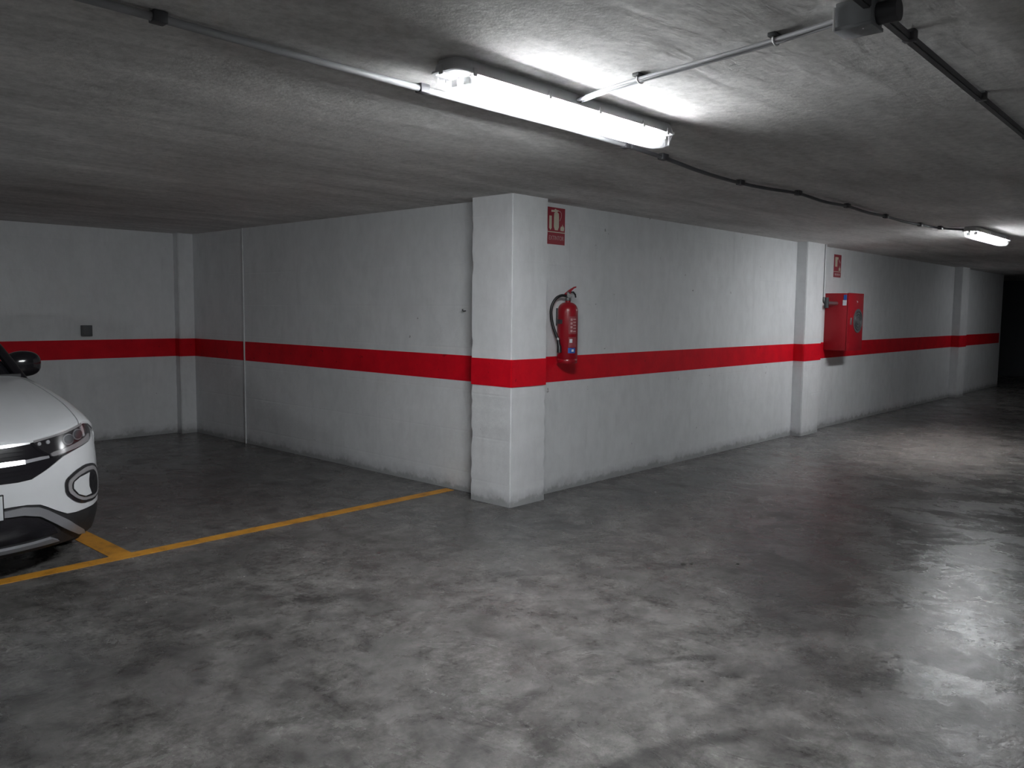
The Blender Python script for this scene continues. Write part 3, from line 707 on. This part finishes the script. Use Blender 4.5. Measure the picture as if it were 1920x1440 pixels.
# number plate
pb = patch('number_plate', sym([(0, .520), (.268, .520), (.268, .396), (0, .396)]), lambda a, b, o: Vector((a, gpl(.26)-.022-o, b)), -.03, 0, M['plate'], car, .3)
pf = patch('plate_frame', sym([(0, .526), (.274, .526), (.274, .390), (0, .390)]), lambda a, b, o: Vector((a, gpl(.26)-.022-o, b)), -.035, -.003, M['gloss_black'], car, .3)

# hood and front fenders (upper skin)
def ze(u):
    u = abs(u)
    K = [(0, .792), (.29, .790), (.443, .785), (.534, .796), (.652, .814), (.768, .841), (.82, .830), (.86, .80), (.905, .765)]
    for (a, za), (b, zb) in zip(K, K[1:]):
        if u <= b: return za+(zb-za)*(u-a)/(b-a)
    return K[-1][1]
YC = 1.22
def zb(u):
    u = abs(u)
    K = [(0, 1.060), (.40, 1.055), (.70, 1.040), (.78, 1.022), (.83, .985), (.87, .94), (.905, .86)]
    for (a, za), (b, z_) in zip(K, K[1:]):
        if u <= b: return za+(z_-za)*(u-a)/(b-a)
    return K[-1][1]
def topf(u, v, o):
    z0 = ze(u); y0_ = gpl(min(abs(u), .90))+hpr(z0)-.004
    z1 = zb(u); k = v**.72
    crease = .010*math.exp(-((abs(u)-.52-.10*v)/.035)**2)*math.sin(PI*min(1, v*1.05))
    z = z0+(z1-z0)*k+.012*math.sin(PI*v)+crease
    return Vector((u*(1-.0*v), y0_+(YC-y0_)*v, z+o))
# outline of the hood shut line (u, v) and fender pieces
hood = sym([(0, 0), (.30, 0), (.52, 0), (.70, 0), (.735, 0), (.745, .25), (.742, .6), (.735, 1), (0, 1)])
patch('hood', hood, topf, -.02, .0, M['car_paint'], car, .04)
for s in (1, -1):
    patch('front_fender', [(s*a, b) for a, b in [(.741, 0), (.78, 0), (.82, 0), (.86, 0), (.903, 0), (.903, .3), (.903, .6), (.903, 1), (.741, 1), (.748, .6), (.751, .25)]][::s], topf, -.02, .0, M['car_paint'], car, .03)
# side panels with wheel arches
def side_map(s):
    def f(y, z, o):
        bulge = .012*math.sin(PI*max(0, min(1, (z-.25)/.65)))
        taper = .06*max(0, (y-3.2)/1.0)**2+.0*(0)
        tum = .03*max(0, (z-.75)/.2)**2 if z > .75 else 0
        return Vector((s*(.892+bulge-taper-tum+o), y, z))
    return f
def arch(cy, R, n=12, c=.34): return [(cy-R*math.cos(PI*k/n), max(.25, c+R*math.sin(PI*k/n)*1.0)) for k in range(n+1)]
YW1, YW2 = .86, 3.45
side_low = [(.47, .25), (.47, .74), (.90, .80), (YC, .85), (2.4, .90), (3.6, .93), (4.12, .90), (4.2, .60), (4.15, .30), (YW2+.37, .25)]+[(y, z) for y, z in reversed(arch(YW2, .37))]+[(YW1+.37, .25)]+[(y, z) for y, z in reversed(arch(YW1, .37))]
def dedup(P):
    Q = []
    for p in P:
        if not Q or math.hypot(p[0]-Q[-1][0], p[1]-Q[-1][1]) > 1e-3: Q.append(p)
    return Q
for s in (1, -1):
    f = side_map(s); sl = dedup(side_low)
    patch('side_panel', sl, f, -.03, 0, M['car_paint'], car, .08)
    for cyw in (YW1, YW2):
        P = arch(cyw, .40, 16)+arch(cyw, .355, 16)[::-1]
        patch('wheel_arch_trim', dedup(P), f, -.02, .014, M['matt_black'], car, .08)
    patch('sill_trim', [(YW1+.37, .20), (YW2-.37, .20), (YW2-.37, .31), (YW1+.37, .31)], f, -.02, .014, M['matt_black'], car, .2)
    for y0_, y1 in ((1.40, 2.36), (2.38, 3.20)):
        dr_ = patch('door', [(y0_, .33), (y1, .33), (y1, .885), (y0_, .86)], f, .0, .006, M['car_paint'], car, .12)
        patch('door_handle', [(y1-.24, .78), (y1-.06, .785), (y1-.06, .81), (y1-.24, .805)], f, .006, .035, M['car_paint'], dr_, .1)
    # wheels
    for cyw in (YW1, YW2):
        wt = bpy.data.objects.new('wheel', None); COL.objects.link(wt); wt.parent = car; wt.location = (s*.79, cyw, .335)
        wt.rotation_euler = (0, s*PI/2, 0)
        bm = bmesh.new(); lathe(bm, [(.22, -.10), (.30, -.108), (.328, -.09), (.335, -.05), (.335, .05), (.328, .09), (.30, .108), (.23, .10), (.22, -.10)], seg=40); finish('tyre', bm, M['rubber'], wt, 40)
        bm = bmesh.new(); lathe(bm, [(.225, -.09), (.225, .09), (.205, .085), (.20, .0), (.205, -.09), (.225, -.09)], seg=40)
        lathe(bm, [(0, .06), (.06, .065), (.06, .03), (0, .03)], seg=20)
        for k in range(5):
            a = 2*PI*k/5; c_, s2 = math.cos(a), math.sin(a)
            pts = [(.05, -.022), (.21, -.035), (.21, .035), (.05, .022)]
            prism(bm, pts, lambda p, q, d: (p*c_-q*s2, p*s2+q*c_, .045+d), .025)
        finish('alloy_rim', bm, M['rim'], wt, 40)
# underbody
boxo('underbody', (-.70, .50, .17), (.70, 4.05, .42), M['matt_black'], car, .03)
boxo('underbody_core', (-.62, .30, .24), (.62, 4.0, .76), M['matt_black'], car, .03)
# rear
bm = bmesh.new()
prism(bm, [(4.02, .26), (4.20, .32), (4.235, .55), (4.20, .78), (4.12, .95), (4.0, .95), (4.0, .26)], lambda a, b, d: (-.84+d, a, b), 1.68)
bmesh.ops.bevel(bm, geom=bm.edges[:], offset=.03, segments=2, affect='EDGES'); finish('rear_bumper', bm, M['car_paint'], car, 40)
# deck between the fenders: cowl
bm = bmesh.new(); prism(bm, [(YC-.01, .94), (YC+.0, 1.052), (YC+.13, 1.045), (YC+.3, 1.0), (YC+.3, .94)], lambda a, b, d: (-.745+d, a, b), 1.49); finish('cowl', bm, M['matt_black'], car, 40)
# greenhouse: rings of (x half width, z) along y
def quad_grid(bm, c, n=8):
    """c: four corners Vector, bilinear grid"""
    g = [[bm.verts.new(c[0].lerp(c[1], i/n).lerp(c[3].lerp(c[2], i/n), j/n)) for j in range(n+1)] for i in range(n+1)]
    for i in range(n):
        for j in range(n): bm.faces.new((g[i][j], g[i+1][j], g[i+1][j+1], g[i][j+1]))
def panel(name, corners, bulge, mat, th=.012, n=8):
    bm = bmesh.new(); c = [Vector(p) for p in corners]
    nrm = (c[1]-c[0]).cross(c[3]-c[0]).normalized(); rows = []
    for lay in (0, 1):
        g = []
        for i in range(n+1):
            g.append([])
            for j in range(n+1):
                p = c[0].lerp(c[1], i/n).lerp(c[3].lerp(c[2], i/n), j/n)
                p = p+nrm*(bulge*(1-(2*i/n-1)**2)*(.5+.5*(1-(2*j/n-1)**2))-lay*th); g[-1].append(bm.verts.new(p))
        rows.append(g)
        for i in range(n):
            for j in range(n):
                q = (g[i][j], g[i+1][j], g[i+1][j+1], g[i][j+1]); bm.faces.new(q if not lay else q[::-1])
    a, b = rows
    for i in range(n):
        for (p, q) in (((i, 0), (i+1, 0)), ((i, n), (i+1, n)), ((0, i), (0, i+1)), ((n, i), (n, i+1))):
            bm.faces.new((a[p[0]][p[1]], a[q[0]][q[1]], b[q[0]][q[1]], b[p[0]][p[1]]))
    return finish(name, bm, mat, car, 40)
panel('windscreen', [(-.73, YC+.10, 1.03), (.73, YC+.10, 1.03), (.57, 1.98, 1.50), (-.57, 1.98, 1.50)], .06, M['glass'])
panel('roof', [(-.58, 1.97, 1.50), (.58, 1.97, 1.50), (.55, 3.62, 1.52), (-.55, 3.62, 1.52)], .045, M['gloss_black'], .02)
panel('rear_window', [(.58, 3.60, 1.51), (-.58, 3.60, 1.51), (-.70, 4.08, .95), (.70, 4.08, .95)][::-1], .03, M['glass'])
for s in (1, -1):
    c = [(s*.80, 1.55, .93), (s*.80, 3.95, .96), (s*.575, 3.60, 1.51), (s*.585, 2.0, 1.49)]
    panel('side_window', c if s > 0 else c[::-1], .01, M['glass'])
    P = catmull([(s*.775, YC+.02, .985), (s*.70, 1.55, 1.22), (s*.60, 1.95, 1.475)], 6)
    tubeo('a_pillar', P, .032, M['gloss_black'], car, 10)
    P = catmull([(s*.60, 1.95, 1.485), (s*.595, 2.7, 1.545), (s*.58, 3.6, 1.52), (s*.66, 3.95, 1.15), (s*.74, 4.1, .93)], 6)
    tubeo('roof_rail', P, .03, M['gloss_black'], car, 10)
    q = [(s*.83, 1.18, .90), (s*.83, 1.7, .90), (s*.72, 1.62, 1.12), (s*.775, 1.20, .99)]
    panel('quarter_panel', q if s > 0 else q[::-1], .0, M['gloss_black'], .03, 3)
    # beltline deck
    q = [(s*.90, 1.20, .86), (s*.885, 4.1, .91), (s*.76, 4.1, .96), (s*.80, 1.20, .965)]
    panel('beltline', q if s > 0 else q[::-1], .0, M['car_paint'], .02, 6)
    # mirror
    mr = bpy.data.objects.new('side_mirror', None); COL.objects.link(mr); mr.parent = car; mr.location = (s*.92, 1.80, 1.08)
    bm = bmesh.new(); bmesh.ops.create_uvsphere(bm, u_segments=20, v_segments=12, radius=1)
    for v in bm.verts:
        x, y, z = v.co; k = 1-.25*(s*x < 0)*abs(x)
        sq = lambda t, e: math.copysign(abs(t)**e, t)
        v.co = (sq(x, .75)*.128, sq(y, .9)*.085*(1 if y < 0 else .5), sq(z, .75)*.092*k)
    finish('mirror_cap', bm, M['gloss_black'], mr, 60)
    bm = bmesh.new(); box(bm, (-.09, .030, -.055), (.09, .042, .06), .01); finish('mirror_glass', bm, M['chrome'], mr, 40)
    tubeo('mirror_arm', [(s*-.06, .0, -.05), (s*-.17, .02, -.13)], [.03, .035], M['gloss_black'], mr, 10)
# wipers
for x0 in (-.50, .10):
    tubeo('wiper', [(x0, YC+.06, 1.058), (x0+.28, YC+.12, 1.078), (x0+.50, YC+.15, 1.080)], .009, M['matt_black'], car, 8)
